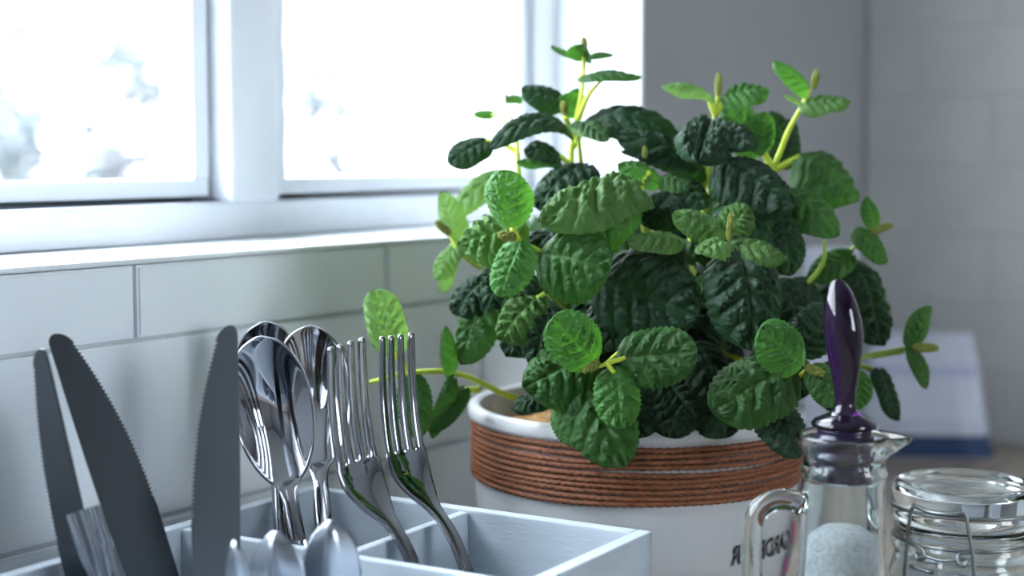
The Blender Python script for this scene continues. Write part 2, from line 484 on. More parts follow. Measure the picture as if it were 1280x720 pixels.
def spoon(name, base, tip, nh, L, W, bl, label, cat='spoon', group='spoons in the caddy', depth=.011, mt=None, hend=.0105):
    s = empty(name, None, label, cat, group, M=frame(base, tip, nh))
    rows = []
    n = 60
    hz = L - bl
    for i in range(n + 1):
        t = i / n
        t = t ** .85 if t > .5 else t
        z = L * t
        if z < hz:
            q = z / hz
            w, = interp([(0, hend * .35), (.03, hend * .8), (.10, hend), (.35, hend * .72), (.75, .0038), (.93, .0036), (1, .0052)], q)
            y = -.0055 * math.sin(math.pi * min(1, q)) * .6 + (.006 * max(0, (q - .75) / .25) ** 2)
            cup = -.0012
        else:
            q = (z - hz) / bl
            e = math.sqrt(max(0, 1 - ((q - .56) / .44) ** 2)) if q > .56 else math.sqrt(max(0, 1 - ((.56 - q) / .58) ** 2.0))
            w = max(.0006 if q > .9 else .0052, W / 2 * e)
            y = .006 + .0 * q
            cup = depth * math.sin(math.pi * min(1, .06 + .94 * q)) ** .8 * min(1, e + .0)
            y -= .009 * q * q - .003 * q
        row = []
        for j in range(13):
            c = -1 + j / 6
            row.append(Vector((w * c, y + cup * (1 - c * c), z)))
        rows.append(row)
    o = obj('spoon_body', sheet(rows, 13), M_STEEL if mt is None else mt, s, smooth=True)
    solid(o, .0014, 2)
    return s
def fork(name, base, tip, nh, L, W, label, tine=.056, group='forks in the caddy'):
    f = empty(name, None, label, 'fork', group, M=frame(base, tip, nh))
    head = .085
    hz = L - head
    def prof(z):
        # the root sags away from the face, the tines curve back to it
        t = z / L
        a = 1 / (1 + math.exp(-(t - .585) / .040))
        return .0185 * a * (1 - max(0, (t - .66) / .34) ** 1.6) + .002 * math.sin(math.pi * t)
    xs0 = []
    for k in range(4):
        c = -.75 + .5 * k
        xs0 += [c - .155, c, c + .155]
    def row(z, w, sl):
        # sl: 0 no slot, 1 full slot
        r = []
        for k in range(4):
            c = -.75 + .5 * k
            hw = .25 + (.178 - .25) * sl
            for d in (-1, 0, 1): r.append(Vector((w * (c + d * hw), prof(z) + .0018 * (1 - (c + d * hw) ** 2) * (1 if sl < .5 else .8), z)))
        return r
    rows, cut = [], []
    zr = L - tine
    n1 = 34
    for i in range(n1 + 1):
        z = zr * i / n1
        if z < hz: w, = interp([(0, .004), (.03, .0085), (.10, .0105), (.35, .0078), (.75, .0038), (.95, .0038), (1, .0044)], z / hz)
        else: w, = interp([(0, .0044), (.35, W * .36), (.7, W * .48), (1, W * .5)], (z - hz) / (zr - hz))
        rows.append(row(z, w, 0))
    base_n = len(rows)
    rows.append(row(zr + .0012, W * .5, .7)); 
    n2 = 16
    for i in range(n2 + 1):
        t = i / n2
        z = zr + .003 + (tine - .003) * t
        w = W * .5 * (1 - .06 * t)
        rr = row(z, w, 1.0 + .50 * max(0, t - .1) * 1.0)
        rows.append(rr)
    bm = bmesh.new()
    g = [[bm.verts.new(p) for p in r] for r in rows]
    for i in range(len(g) - 1):
        for j in range(11):
            slot = j % 3 == 2
            if slot and i >= base_n - 1 + 0 and i >= base_n: continue
            bm.faces.new((g[i][j], g[i][j + 1], g[i + 1][j + 1], g[i + 1][j]))
    bmesh.ops.remove_doubles(bm, verts=bm.verts, dist=1e-5)
    o = obj('fork_body', bm, M_STEEL, f, smooth=True)
    solid(o, .0025, 2)
    return f

# knives (blades up)
def kn(tx, ty, tY, bx, by, bY, nh, W, label, flip, L=None):
    tip = at(tx, ty, tY); low = at(bx, by, bY)
    d = (low - tip).normalized()
    base = tip + d * ((tip.z - .0085) / -d.z)
    L = (tip - base).length
    return knife('dinner_knife', base, tip, nh, L, W, label, flip)
kn(92, 411, .715, 182, 700, .700, (.40, -.9, .1), .0245, 'dark dinner knife leaning left, serrated edge to the right, longest blade', 1)
kn(36, 440, .690, 98, 700, .682, (-.45, -.85, .1), .0190, 'leftmost dinner knife, narrow blade serrated on its left edge', -1)
kn(265, 407, .705, 272, 720, .685, (.36, -.93, .1), .0225, 'upright dinner knife standing just left of the spoons', -1)
# ribbed handle beside the left knives
def sp(name, tx, ty, tY, bx, by, bY, nh, W, bl, label, **k):
    tip = at(tx, ty, tY); low = at(bx, by, bY)
    d = (low - tip).normalized()
    base = tip + d * ((tip.z - .0085) / -d.z)
    return spoon(name, base, tip, nh, (tip - base).length, W, bl, label, **k)
sp('table_spoon', 323, 420, .762, 368, 650, .752, (.12, -.95, .25), .0395, .073, 'front table spoon with its bowl facing out, right beside the upright knife')
sp('table_spoon', 386, 406, .822, 404, 640, .785, (.20, -.95, .2), .0400, .073, 'table spoon just behind the forks, rightmost of the spoons')
sp('table_spoon', 330, 401, .832, 352, 650, .806, (0, -1, .1), .0390, .070, 'rearmost table spoon, only its rim showing above the front spoon')
def fk(tx, ty, tY, base, nh, W, label):
    tip = at(tx, ty, tY)
    return fork('dinner_fork', base, tip, nh, (tip - base).length, W, label)
fk(434, 427, .738, cad(-.068, .150, .0085), (.76, -.64, .12), .0290, 'dinner fork nearest the spoons, on the left of the two forks')
fk(497, 417, .776, cad(-.052, .166, .0085), (.76, -.64, .12), .0285, 'right dinner fork, leaning over the empty caddy compartment')

# pieces standing handle-up in the front compartment
def up_handle(cx, cy, Y, w, label, name='teaspoon', u=None, rib=False, nh=(.3, -.95, .1), lean=(0, 0)):
    top = at(cx, cy, Y)
    base = Vector((top.x + lean[0], top.y + lean[1], .0085))
    k = empty(name, None, label, 'spoon' if not rib else 'fork', 'pieces standing handle up in the caddy', M=frame(base, top, nh))
    L = (top - base).length
    rows = []
    for i in range(41):
        t = i / 40
        hw, dd = interp([(0, .001, .0008), (.04, .009, .001), (.18, .0145, .0012), (.34, .008, .0016), (.42, .0034, .0022), (.6, w * .7, .0024), (.80, w, .0030), (.88, w * .88, .0030), (.94, w * .66, .0028), (.98, w * .36, .0024), (1, w * .10, .001)], t)
        row = []
        for q in range(17):
            a = 2 * math.pi * q / 16
            x = hw * math.cos(a); y = dd * math.sin(a)
            if math.sin(a) < 0: y = -dd * (1 - abs(math.cos(a))) * 1.5
            row.append(Vector((x, y, L * t)))
        rows.append(row)
    bm = sheet(rows, 17); bmesh.ops.remove_doubles(bm, verts=bm.verts, dist=1e-5)
    bmesh.ops.edgeloop_fill(bm, edges=[e for e in bm.edges if e.is_boundary])
    o = obj('handle', bm, M_SATIN, k, smooth=True)
    return k
M_SATIN = mat('satin_steel', (.38, .41, .46), .25, metal=1)
up_handle(413, 650, .675, .0135, 'right one of two broad pointed handles standing up in the front of the caddy')
up_handle(345, 664, .640, .0135, 'left one of two broad pointed handles standing up in the front of the caddy', nh=(-.2, -.95, .1))
up_handle(293, 676, .622, .0055, 'small rounded handle end beside the upright knife, in front of the broad handles', lean=(.008, .012))
# ribbed fork handle
top = at(104, 637, .672); base = at(135, 735, .668); d = (base - top).normalized(); base = top + d * ((top.z - .0115) / -d.z)
rk = empty('ribbed_fork', None, 'handle with three bright ribs standing between the two left knives', 'fork', 'pieces standing handle up in the caddy', M=frame(base, top, (.25, -.95, .2)))
L = (top - base).length
bm = bmesh.new()
for (x0, x1) in ((-.0075, -.0028), (-.0024, .0024), (.0028, .0075)):
    r = bmesh.new()
    rows = []
    for i in range(15):
        t = i / 14
        wv = interp([(0, .3), (.5, .55), (.85, 1), (1, 1)], t)[0]
        rows.append([Vector(((x0 + (x1 - x0) * q) * wv, -.0018 * math.sin(math.pi * q) , L * .25 + L * .75 * t)) for q in (0, .15, .4, .6, .85, 1)][:] + [Vector((x1 * wv, .0014, L * .25 + L * .75 * t)), Vector((x0 * wv, .0014, L * .25 + L * .75 * t)), Vector((x0 * wv, 0, L * .25 + L * .75 * t))])
    rr = sheet(rows, 9); bmesh.ops.remove_doubles(rr, verts=rr.verts, dist=1e-6)
    bmesh.ops.edgeloop_fill(rr, edges=[e for e in rr.edges if e.is_boundary])
    obj('rib', rr, M_SATIN, rk)
box(bm, -.0036, .0036, -.0008, .0014, L * .12, L * .3, bev=.0006)
for q in range(4): box(bm, -.009 + q * .005, -.0065 + q * .005, -.0006, .0010, .0005, L * .10, bev=.0004)
box(bm, -.009, .0085, -.0006, .0010, L * .10, L * .14, bev=.0004)
obj('neck', bm, M_SATIN, rk)

# ------------------------------------------------------------------ potted plant
PX, PY = at(795, 520, .92).x, .92
plant = empty('potted_plant', (PX, PY, 0), 'bushy green plant with quilted leaves in a white pot wound with brown cord', 'potted plant')
RR = .0960
prof = [(0, .002), (.078, .002), (.0800, .004), (.0865, .03), (.0905, .06)]
for k in range(6): prof += [(.0918 + k * .0003, .064 + k * .005), (.0912 + k * .0003, .0665 + k * .005)]
prof += [(.0935, .0955), (.0938, .131), (.0965, .1325), (RR + .0014, .134), (RR + .0014, .1385), (RR, .1405), (.0925, .1405), (.0905, .139), (.0900, .12), (.088, .05), (0, .05)]
pot = obj('pot', lathe(prof, 96), M_POT, plant, smooth=True)
# cord windings: each a two-ply twisted ring
random.seed(4)
cz = [.1292 - .00302 * i for i in range(10)]
cz = [z - (.0008 if i > 1 else 0) - (.0007 if i > 3 else 0) for i, z in enumerate(cz)]
for i, z in enumerate(cz):
    bm = bmesh.new()
    n = 512; mm = 9; rings = []
    ph0 = random.uniform(0, 6)
    for a in range(n):
        A = 2 * math.pi * a / n
        tw = 64 * A + ph0
        zz = z + .00035 * math.sin(A * 2 + i * 1.7) + .0002 * math.sin(A * 5 + i)
        ring = []
        for q in range(mm):
            b = 2 * math.pi * q / mm
            r = .00150 * (1 + .20 * math.cos(2 * (b - tw)))
            ring.append(bm.verts.new(((.0936 + .0009 + r * math.cos(b)) * math.cos(A), (.0936 + .0009 + r * math.cos(b)) * math.sin(A), zz + r * math.sin(b))))
        rings.append(ring)
    for a in range(n):
        R0, R1 = rings[a], rings[(a + 1) % n]
        for q in range(mm): bm.faces.new((R0[q], R1[q], R1[(q + 1) % mm], R0[(q + 1) % mm]))
    obj('cord_winding', bm, M_CORD, pot, smooth=True)
# print on the pot: mirrored lettering and coloured patches, flat on the curved side
def potr(z):
    pr = prof[1:18]
    for (r0, z0), (r1, z1) in zip(pr, pr[1:]):
        if z0 <= z <= z1: return r0 + (r1 - r0) * (z - z0) / max(1e-6, z1 - z0)
    return .094
def onpot(ang, z, lift=.0009):
    a = math.radians(ang) - math.pi / 2
    r = potr(z) + lift
    return Vector((r * math.cos(a), r * math.sin(a), z))
cu = bpy.data.curves.new('lettering', 'FONT'); cu.body = 'GARDENER'; cu.size = .0150; cu.shear = .0; cu.offset = .0003
cu.resolution_u = 3
tob = bpy.data.objects.new('lettering_tmp', cu); COL.objects.link(tob)
bpy.context.view_layer.update()
me = bpy.data.meshes.new_from_object(tob.evaluated_get(bpy.context.evaluated_depsgraph_get()))
bpy.data.objects.remove(tob)
bm = bmesh.new(); bm.from_mesh(me)
bmesh.ops.triangulate(bm, faces=bm.faces)
bmesh.ops.subdivide_edges(bm, edges=[e for e in bm.edges if e.calc_length() > .003], cuts=2)
xm = max(v.co.x for v in bm.verts)
for v in bm.verts:
    t = v.co.x / xm
    v.co = onpot(63.5 - 34.5 * t, .0645 + v.co.y)
obj('lettering', bm, M_INK, pot)
def patch(name, ang, z, wa, hz, m, irr=0, seed=0, lift=.0009):
    rnd = random.Random(seed); bm = bmesh.new()
    c = bm.verts.new(onpot(ang, z, lift)); ring = []
    mid = []
    for i in range(28):
        a = 2 * math.pi * i / 28
        k = 1 + irr * math.sin(3 * a + seed) + irr * .6 * math.sin(5 * a + 2 * seed)
        mid.append(bm.verts.new(onpot(ang + wa * k * .5 * math.cos(a), z + hz * k * .5 * math.sin(a), lift)))
        ring.append(bm.verts.new(onpot(ang + wa * k * math.cos(a), z + hz * k * math.sin(a), lift)))
    for i in range(28):
        j = (i + 1) % 28
        bm.faces.new((c, mid[i], mid[j])); bm.faces.new((mid[i], ring[i], ring[j], mid[j]))
    obj(name, bm, m, pot)
patch('printed_patch', 70.5, .0705, 5, .0066, M_PINK, .08, 1)
patch('printed_patch', 73, .0555, 6, .0085, M_TEAL, .1, 2)
patch('printed_patch', 65.5, .0535, 3.5, .0055, M_PINK, .1, 3, lift=.0012)
patch('printed_patch', 99, .060, 8, .015, M_TEAL, .1, 4)
patch('printed_patch', 110, .066, 4.5, .006, M_PINK, .1, 5)
# soil
bm = lathe([(.0895, .112), (.0895, .1215)] + [(.0895 * (1 - k / 40), .1215 + .006 * (k / 40)) for k in range(1, 40)] + [(0, .128)], 140)
for v in bm.verts:
    if v.co.z > .12 and v.co.xy.length < .088: v.co.z += .004 * noise.noise(v.co * 90) + .0045 * abs(noise.noise(v.co * 240))
so = obj('mulch', bm, M_SOIL, plant, smooth=True)

# ---- leaves
def leaf_mesh(L, W, curl=.5, cup=.25, fold=.0, seed=0, nu=70, nv=43, amp=1.0, sharp=.0):
    rnd = random.Random(seed)
    c = curl if abs(curl) > .02 else .02
    R = L / (2 * math.sin(c / 2))
    vs, fs, ridge = [], [], []
    nveins = rnd.uniform(5.0, 6.2)
    p1, p2 = rnd.uniform(0, 60), rnd.uniform(0, 60)
    wav = rnd.uniform(.05, .14)
    skew = rnd.uniform(-.14, .14)
    for i in range(nu + 1):
        t = i / nu
        e = 1 - abs(2 * t ** (.84 + .1 * sharp) - 1) ** (2.35 - .5 * sharp)
        h = max(W / 2 * max(0, e) ** (.5 + .2 * sharp), .0004)
        for j in range(nv):
            v = -1 + 2 * j / (nv - 1)
            av = abs(v); sd = 7.7 if v > 0 else 0
            cren = 1.0
            if av > .80: cren = 1 + .085 * (abs(math.sin(math.pi * t * 11.5 + sd)) - .6) * (av - .80) / .20
            y = v * h * cren + skew * L * .25 * (t - t * t)
            # puffed tissue between pinnate side veins and a net of small veins
            wob = .16 * noise.noise(Vector((t * 4 + p1, av * 3 + sd, p2)))
            ph = t * nveins - av ** 1.2 * 1.35 + .3 + wob
            lat = abs(math.sin(math.pi * ph)) ** .65
            mid = min(1, av * 6) ** .8
            net = abs(noise.noise(Vector((t * L / W * 11 + p2, v * 6.0 + p1, sd)))) * 2.2
            net = min(1, net) ** .55
            rd = mid * lat * (.38 + .62 * net)
            edge = 1 - av ** 6
            q = .125 * W * amp * rd * edge * min(1, 4 * t + .2) * (.6 + .4 * math.sin(math.pi * min(1, t * 1.05)))
            zl = q - 1.35 * cup * h * v * v + fold * h * av - .07 * h * av ** 8 + wav * h * math.sin(t * 7 + p1 + sd) * av ** 3
            zl += .09 * W * noise.noise(Vector((t * 2 + p1, v * 1.3 + p2, seed)))
            tt = t - .09 * (v * v) * (1 - t) ** 3
            ph2 = -c / 2 + c * tt
            vs.append((L / 2 + (R + zl) * math.sin(ph2), y, (R + zl) * math.cos(ph2) - R * math.cos(c / 2)))
            ridge.append(min(1, rd * 1.3))
    for i in range(nu):
        for j in range(nv - 1):
            a = i * nv + j
            fs.append((a, a + nv, a + nv + 1, a + 1))
    me = bpy.data.meshes.new('leaf'); me.from_pydata(vs, [], fs)
    at_ = me.attributes.new('ridge', 'FLOAT', 'POINT'); at_.data.foreach_set('value', ridge)
    me.polygons.foreach_set('use_smooth', [True] * len(me.polygons))
    return me
def lframe(b, t, nh):
    x = (t - b).normalized(); n = Vector(nh); n = (n - x * n.dot(x))
    if n.length < 1e-3: n = x.orthogonal()
    n.normalize(); y = n.cross(x)
    return Matrix(((x.x, y.x, n.x, b.x), (x.y, y.y, n.y, b.y), (x.z, y.z, n.z, b.z), (0, 0, 0, 1)))
PLANT_O = Vector((PX, PY, 0))
def front(x, y):
    r2 = (((x - 800) / 205) ** 2 + ((y - 350) / 215) ** 2)
    return .925 - .105 * math.sqrt(max(0.0, 1 - r2))
def DY(x, y, v): return v if v > .5 else front(x, y) + v
seedc = [0]
def leaf(parent, bx, by, bY, tx, ty, tY, wpx, nh=(-.1, -.9, .4), curl=.6, cup=.25, m='m', **k):
    seedc[0] += 1
    b = at(bx, by, DY(bx, by, bY)); t = at(tx, ty, DY(tx, ty, tY))
    W = wpx * (b.y + t.y) / 2 / F
    me = leaf_mesh((t - b).length, W, curl, cup, seed=seedc[0], **k)
    o = obj('leaf', me, LM[m], parent, M=Matrix.Translation(-PLANT_O) @ lframe(b, t, nh))
    return b
def bud_mesh():
    bm = bmesh.new()
    lathe([(0, 0), (.10, .02), (.17, .3), (.17, .7), (.06, .95), (0, .97)], 10, bm)
    rb = random.Random(3)
    for ring in range(7):
        z = .10 + .13 * ring
        rad = .24 * math.sin(math.pi * min(1, (z + .12) * .86)) ** .6
        nn = 7 if ring < 5 else 4
        for k in range(nn):
            a = 2 * math.pi * (k + .5 * (ring % 2)) / nn + rb.uniform(-.15, .15)
            p = Vector((rad * math.cos(a), rad * math.sin(a), z + rb.uniform(-.02, .02)))
            bmesh.ops.create_icosphere(bm, subdivisions=1, radius=rb.uniform(.075, .11), matrix=Matrix.Translation(p))
    me = bpy.data.meshes.new('bud'); bm.to_mesh(me); bm.free(); me.materials.append(M_BUD)
    for p in me.polygons: p.use_smooth = True
    return me
BUD = bud_mesh()
def bud(parent, x, y, Y, lpx, d=(0, 0, 1), fat=1.0):
    p = at(x, y, DY(x, y, Y)); L = lpx * p.y / F
    z = Vector(d).normalized(); xx = z.orthogonal().normalized(); yy = z.cross(xx)
    M = Matrix(((xx.x, yy.x, z.x, p.x), (xx.y, yy.y, z.y, p.y), (xx.z, yy.z, z.z, p.z), (0, 0, 0, 1)))
    M = Matrix.Translation(-PLANT_O) @ M @ Matrix.Diagonal((L * fat, L * fat, L, 1))
    obj('flower_bud', BUD, None, parent, M=M)
def stem(lines, m=M_STEM, r=.0015):
    """each line: list of (x, y, Y[, radius]) in order"""
    bm = bmesh.new()
    for ln in lines:
        pts = [at(q[0], q[1], DY(q[0], q[1], q[2])) - PLANT_O for q in ln]
        rr = ln[0][3] if len(ln[0]) > 3 else r
        r1 = ln[-1][3] if len(ln[-1]) > 3 else rr * .8
        tube(bm, smoothpts(pts, 5), rr, r1, n=8)
    return obj('stem', bm, m, plant, smooth=True)
UP = (0, -.45, .9); CAMF = (-.1, -.95, .3); LEFTUP = (-.6, -.5, .6); RIGHTF = (.3, -.9, .3)

# sprig A: the tall one at the upper left
s = stem([[(742, 330, .93), (716, 215, .90), (718, 165, .90), (728, 110, .90), (730, 66, .90, .0011)], [(716, 185, .90), (735, 152, .895)], [(716, 208, .90), (700, 195, .892)], [(722, 150, .90), (736, 118, .895), (752, 101, .892, .0008)], [(745, 330, .93), (728, 215, .9), (722, 158, .892, .001)], [(716, 165, .90), (706, 145, .893)], [(725, 100, .90), (727, 96, .896)], [(660, 330, .93), (648, 215, .915), (644, 165, .925), (632, 128, .93, .0008)], [(645, 170, .92), (632, 152, .935), (615, 143, .94, .0007)], [(646, 190, .92), (625, 178, .92), (607, 175, .92, .0008)]], M_STEMY, .0019)
leaf(s, 729, 74, .900, 722, 57, .885, 33, (0, -.55, .8), .5, .3, 'm')
leaf(s, 728, 70, .905, 689, 58, .905, 16, (-.1, -.4, .9), -.3, .2, 'm')
leaf(s, 733, 72, .905, 767, 69, .905, 15, (.1, -.5, .9), .7, .2, 'm')
leaf(s, 727, 96, .895, 801, 97, .890, 30, (.05, -.33, .95), .6, .3, 'm')
leaf(s, 706, 128, .905, 651, 112, .90, 40, (-.1, -.75, .65), .5, .35, 'd')
leaf(s, 712, 166, .893, 612, 186, .87, 44, (-.1, -.6, .8), 1.9, .2, 'd')
leaf(s, 609, 175, .92, 561, 206, .91, 46, (-.2, -.85, .5), .7, .2, 'd')
leaf(s, 617, 143, .94, 591, 143, .94, 16, (0, -.8, .6), .3, .1, 'y')
leaf(s, 652, 124, .93, 632, 124, .93, 16, (0, -.8, .6), .3, .1, 'y')
leaf(s, 733, 152, .905, 846, 168, .895, 58, (0, -.72, .7), 1.3, .35, 'd')
leaf(s, 722, 152, .89, 758, 178, .872, 34, (.1, -.55, .8), .9, .2, 'm')
leaf(s, 712, 158, .89, 745, 172, .875, 22, (.1, -.5, .85), .6, .2, 'p')
leaf(s, 700, 194, .892, 655, 190, .885, 42, (-.1, -.75, .65), .8, .2, 'd')
leaf(s, 702, 205, .890, 645, 203, .88, 24, (-.1, -.5, .85), .4, .2, 'y')
leaf(s, 722, 145, .91, 704, 118, .90, 34, (-.4, -.8, .4), .4, .2, 'y')
leaf(s, 718, 140, .915, 722, 110, .915, 24, (.2, -.8, .4), .4, .2, 'm')
leaf(s, 735, 205, .89, 672, 262, .865, 66, (-.3, -.6, .7), .9, .25, 'd')
bud(s, 730, 66, .898, 20, (0, -.2, 1), .7); bud(s, 707, 145, .89, 20, (-.2, -.3, 1), .8); bud(s, 633, 130, .93, 14, (0, 0, 1), .6)

# sprig B: pale leaves at the far left edge
s = stem([[(650, 360, .90), (600, 335, .905), (575, 315, .90), (562, 292, .90, .001)]], M_STEMY, .0014)
leaf(s, 628, 215, .93, 566, 268, .925, 44, (-.4, -.75, .5), .7, .2, 'p')
leaf(s, 575, 300, .905, 552, 240, .905, 36, (-.5, -.8, .2), .5, .2, 'p')
leaf(s, 572, 305, .900, 545, 350, .895, 34, (-.5, -.75, .4), .6, .2, 'p')
leaf(s, 570, 305, .905, 552, 365, .91, 30, (-.5, -.75, .3), .6, .2, 'p')
bud(s, 563, 293, .90, 26, (-.7, -.1, .6), .7)

# sprig C: young round leaf pair with a bud, left
s = stem([[(745, 330, .90), (690, 320, .840), (655, 304, .828), (640, 293, .823, .0012)], [(648, 300, .826), (640, 284, .822)]], M_STEMY, .0018)
leaf(s, 636, 280, .822, 631, 212, .815, 62, (-.25, -.9, .25), .45, .25, 'y')
leaf(s, 650, 303, .824, 626, 372, .815, 56, (-.3, -.9, .3), .5, .25, 'y')
leaf(s, 678, 316, .828, 763, 338, .812, 100, (-.1, -.95, .3), .45, .3, 'm')
bud(s, 645, 296, .822, 27, (-.85, -.5, .1), .8)

# sprig D: the big quilted leaf at the centre top
s = stem([[(800, 350, .92), (806, 290, .89), (796, 233, .865, .0012)], [(806, 290, .89), (800, 240, .87), (812, 215, .875)]], M_STEMY, .0017)
leaf(s, 798, 230, .862, 679, 284, .815, 104, (-.42, -.64, .65), .9, .36, 'l', amp=1.25, nu=84, nv=51)
leaf(s, 790, 236, .87, 722, 318, .83, 74, (.1, -.8, .55), .9, .35, 'm')
leaf(s, 824, 226, .875, 772, 208, .875, 42, (-.1, -.6, .75), .6, .2, 'y')
leaf(s, 826, 222, .88, 864, 235, .87, 40, (.2, -.6, .75), .6, .2, 'm')
leaf(s, 850, 300, .835, 785, 305, .825, 40, (0, -.6, .8), .7, .3, 'l', amp=1.3)
bud(s, 806, 198, .875, 16, (0, 0, 1), .7)

# sprig E: bright young trio above the rim, centre
s = stem([[(800, 420, .90), (775, 440, .822), (757, 455, .805), (745, 458, .800, .001)], [(757, 455, .805), (782, 447, .803)], [(757, 453, .804), (768, 466, .800)]], M_STEMY, .0014)
leaf(s, 742, 452, .803, 690, 397, .790, 69, (-.2, -.93, .3), .4, .2, 'y')
leaf(s, 778, 448, .805, 872, 440, .797, 80, (.05, -.95, .35), .5, .2, 'm')
leaf(s, 769, 463, .802, 776, 536, .792, 60, (0, -.95, .35), .5, .2, 'y')
bud(s, 748, 452, .802, 22, (-.5, -.6, -.4), .9); bud(s, 738, 458, .800, 18, (-.4, -.6, -.2), .9)

# sprig F: low leaves over the rim
s = stem([[(770, 470, .90), (735, 462, .84), (716, 470, .825, .0012)], [(735, 462, .84), (742, 446, .825)]], M_STEM, .0015)
leaf(s, 742, 446, .822, 656, 486, .815, 98, (-.15, -.85, .5), .7, .35, 'm', amp=1.3)
leaf(s, 716, 468, .822, 782, 582, .797, 92, (-.1, -.85, .5), .7, .3, 'm')
leaf(s, 690, 490, .84, 640, 512, .84, 36, (-.2, -.6, .7), .7, .3, 'd')
leaf(s, 700, 505, .83, 730, 556, .812, 50, (-.2, -.8, .5), .6, .3, 'm')

# sprig G: middle-left darker quilted leaves
s = stem([[(740, 420, .91), (690, 370, .85), (672, 372, .84, .0012)], [(690, 370, .85), (648, 292, .842)]], M_STEM, .0016)
leaf(s, 676, 368, .842, 626, 426, .835, 70, (-.4, -.85, .35), .7, .35, 'l', amp=1.4)
leaf(s, 654, 283, .845, 577, 308, .85, 80, (-.35, -.8, .45), .8, .35, 'l', amp=1.4)
leaf(s, 690, 385, .838, 668, 458, .828, 72, (-.3, -.85, .4), .7, .35, 'd', amp=1.4)
leaf(s, 640, 330, .85, 600, 350, .85, 40, (-.3, -.85, .4), .7, .3, 'd')
leaf(s, 660, 345, .85, 640, 410, .845, 58, (-.4, -.85, .35), .7, .35, 'd', amp=1.4)
leaf(s, 668, 380, .85, 636, 446, .845, 74, (-.4, -.85, .3), .7, .35, 'd', amp=1.2)
leaf(s, 640, 325, .86, 610, 385, .858, 64, (-.4, -.85, .3), .7, .35, 'd', amp=1.2)
# drooping pair at the left edge
s = stem([[(700, 420, .91), (640, 360, .89), (610, 352, .885, .0012)]], M_STEM, .0014)
leaf(s, 614, 350, .885, 569, 394, .870, 66, (-.2, -.75, .6), 1.2, .3, 'd')
leaf(s, 615, 364, .883, 580, 456, .866, 68, (-.55, -.75, .35), .9, .3, 'm', amp=1.2)

# sprig H: long runner to the left of the pot
s = stem([[(660, 505, .905), (625, 490, .885), (575, 468, .875), (520, 465, .86), (462, 478, .85, .0012)], [(600, 487, .88), (560, 488, .87)], [(515, 466, .86), (490, 440, .855)]], M_STEMY, .0019)
leaf(s, 490, 440, .856, 468, 362, .852, 52, (-.2, -.95, .1), .4, .3, 'p', amp=1.5, sharp=-.5)
leaf(s, 566, 470, .868, 556, 408, .862, 28, (.75, -.6, .2), .6, .3, 'm')
leaf(s, 568, 475, .865, 540, 548, .862, 30, (.7, -.65, .2), .7, .3, 'm')
leaf(s, 580, 486, .87, 536, 540, .86, 34, (.2, -.6, .75), .7, .3, 'm')
leaf(s, 516, 470, .858, 522, 548, .85, 46, (.1, -.95, .2), .5, .3, 'm')

# sprig I: mid top with yellow stalk
s = stem([[(850, 330, .92), (885, 250, .895), (886, 205, .89), (893, 150, .89), (898, 118, .89, .0012)], [(893, 140, .89), (886, 122, .888)], [(893, 145, .89), (908, 122, .89)], [(884, 232, .893), (862, 210, .892)], [(884, 235, .893), (902, 215, .892)]], M_STEMY, .0019)
leaf(s, 890, 122, .888, 827, 109, .88, 32, (-.1, -.45, .88), .7, .25, 'p', amp=1.2)
leaf(s, 904, 122, .889, 961, 116, .885, 46, (.0, -.62, .78), .8, .3, 'y', amp=1.3)
leaf(s, 890, 150, .885, 872, 203, .850, 78, (-.05, -.65, .75), 1.1, .35, 'd', amp=1.4)
leaf(s, 898, 158, .885, 936, 188, .857, 62, (.2, -.65, .7), 1.0, .35, 'd', amp=1.3)
leaf(s, 948, 192, .90, 908, 128, .895, 52, (-.35, -.8, .45), .4, .3, 'm')
leaf(s, 955, 190, .90, 952, 140, .895, 44, (.3, -.9, .25), .5, .3, 'y')
leaf(s, 880, 215, .89, 770, 168, .885, 56, (-.1, -.7, .7), 1.1, .35, 'd')
leaf(s, 862, 208, .885, 776, 190, .88, 30, (-.1, -.4, .9), .5, .2, 'd')
bud(s, 897, 120, .888, 30, (.05, -.1, 1), .5)

# sprig J: upper right
s = stem([[(900, 300, .93), (945, 240, .92), (966, 212, .915), (985, 165, .91), (1003, 132, .91), (1012, 112, .91, .0012)], [(966, 212, .915), (952, 185, .91)], [(966, 214, .915), (1000, 195, .91)]], M_STEMY, .0020)
leaf(s, 1010, 116, .91, 966, 79, .905, 34, (-.3, -.55, .75), .8, .2, 'y')
leaf(s, 1003, 132, .905, 1062, 130, .90, 38, (.05, -.55, .8), .8, .3, 'l', amp=1.3)
leaf(s, 1003, 130, .91, 980, 120, .905, 16, (-.2, -.5, .8), .4, .2, 'p')
leaf(s, 1000, 196, .908, 1068, 252, .90, 88, (.25, -.8, .6), 1.1, .45, 'm')
leaf(s, 985, 185, .92, 962, 140, .92, 46, (.3, -.9, .3), .5, .3, 'd')
leaf(s, 975, 205, .92, 990, 150, .93, 50, (.3, -.9, .3), .5, .3, 'd')
bud(s, 1016, 112, .905, 26, (.2, -.1, 1), .65)

# sprig K: right shoulder
s = stem([[(880, 330, .92), (940, 280, .89), (985, 245, .88, .0013)], [(940, 280, .89), (905, 215, .87)], [(1005, 360, .90), (1028, 330, .895), (1031, 300, .89, .001)]], M_STEM, .0016)
leaf(s, 900, 205, .872, 988, 262, .850, 92, (.15, -.8, .55), .9, .35, 'd', amp=1.2)
leaf(s, 984, 238, .878, 1047, 296, .862, 60, (.2, -.75, .6), .8, .3, 'm', amp=1.3)
leaf(s, 975, 262, .865, 985, 345, .855, 70, (.35, -.9, .2), .6, .3, 'd')
leaf(s, 930, 250, .86, 940, 330, .845, 90, (.1, -.95, .25), .6, .3, 'd')

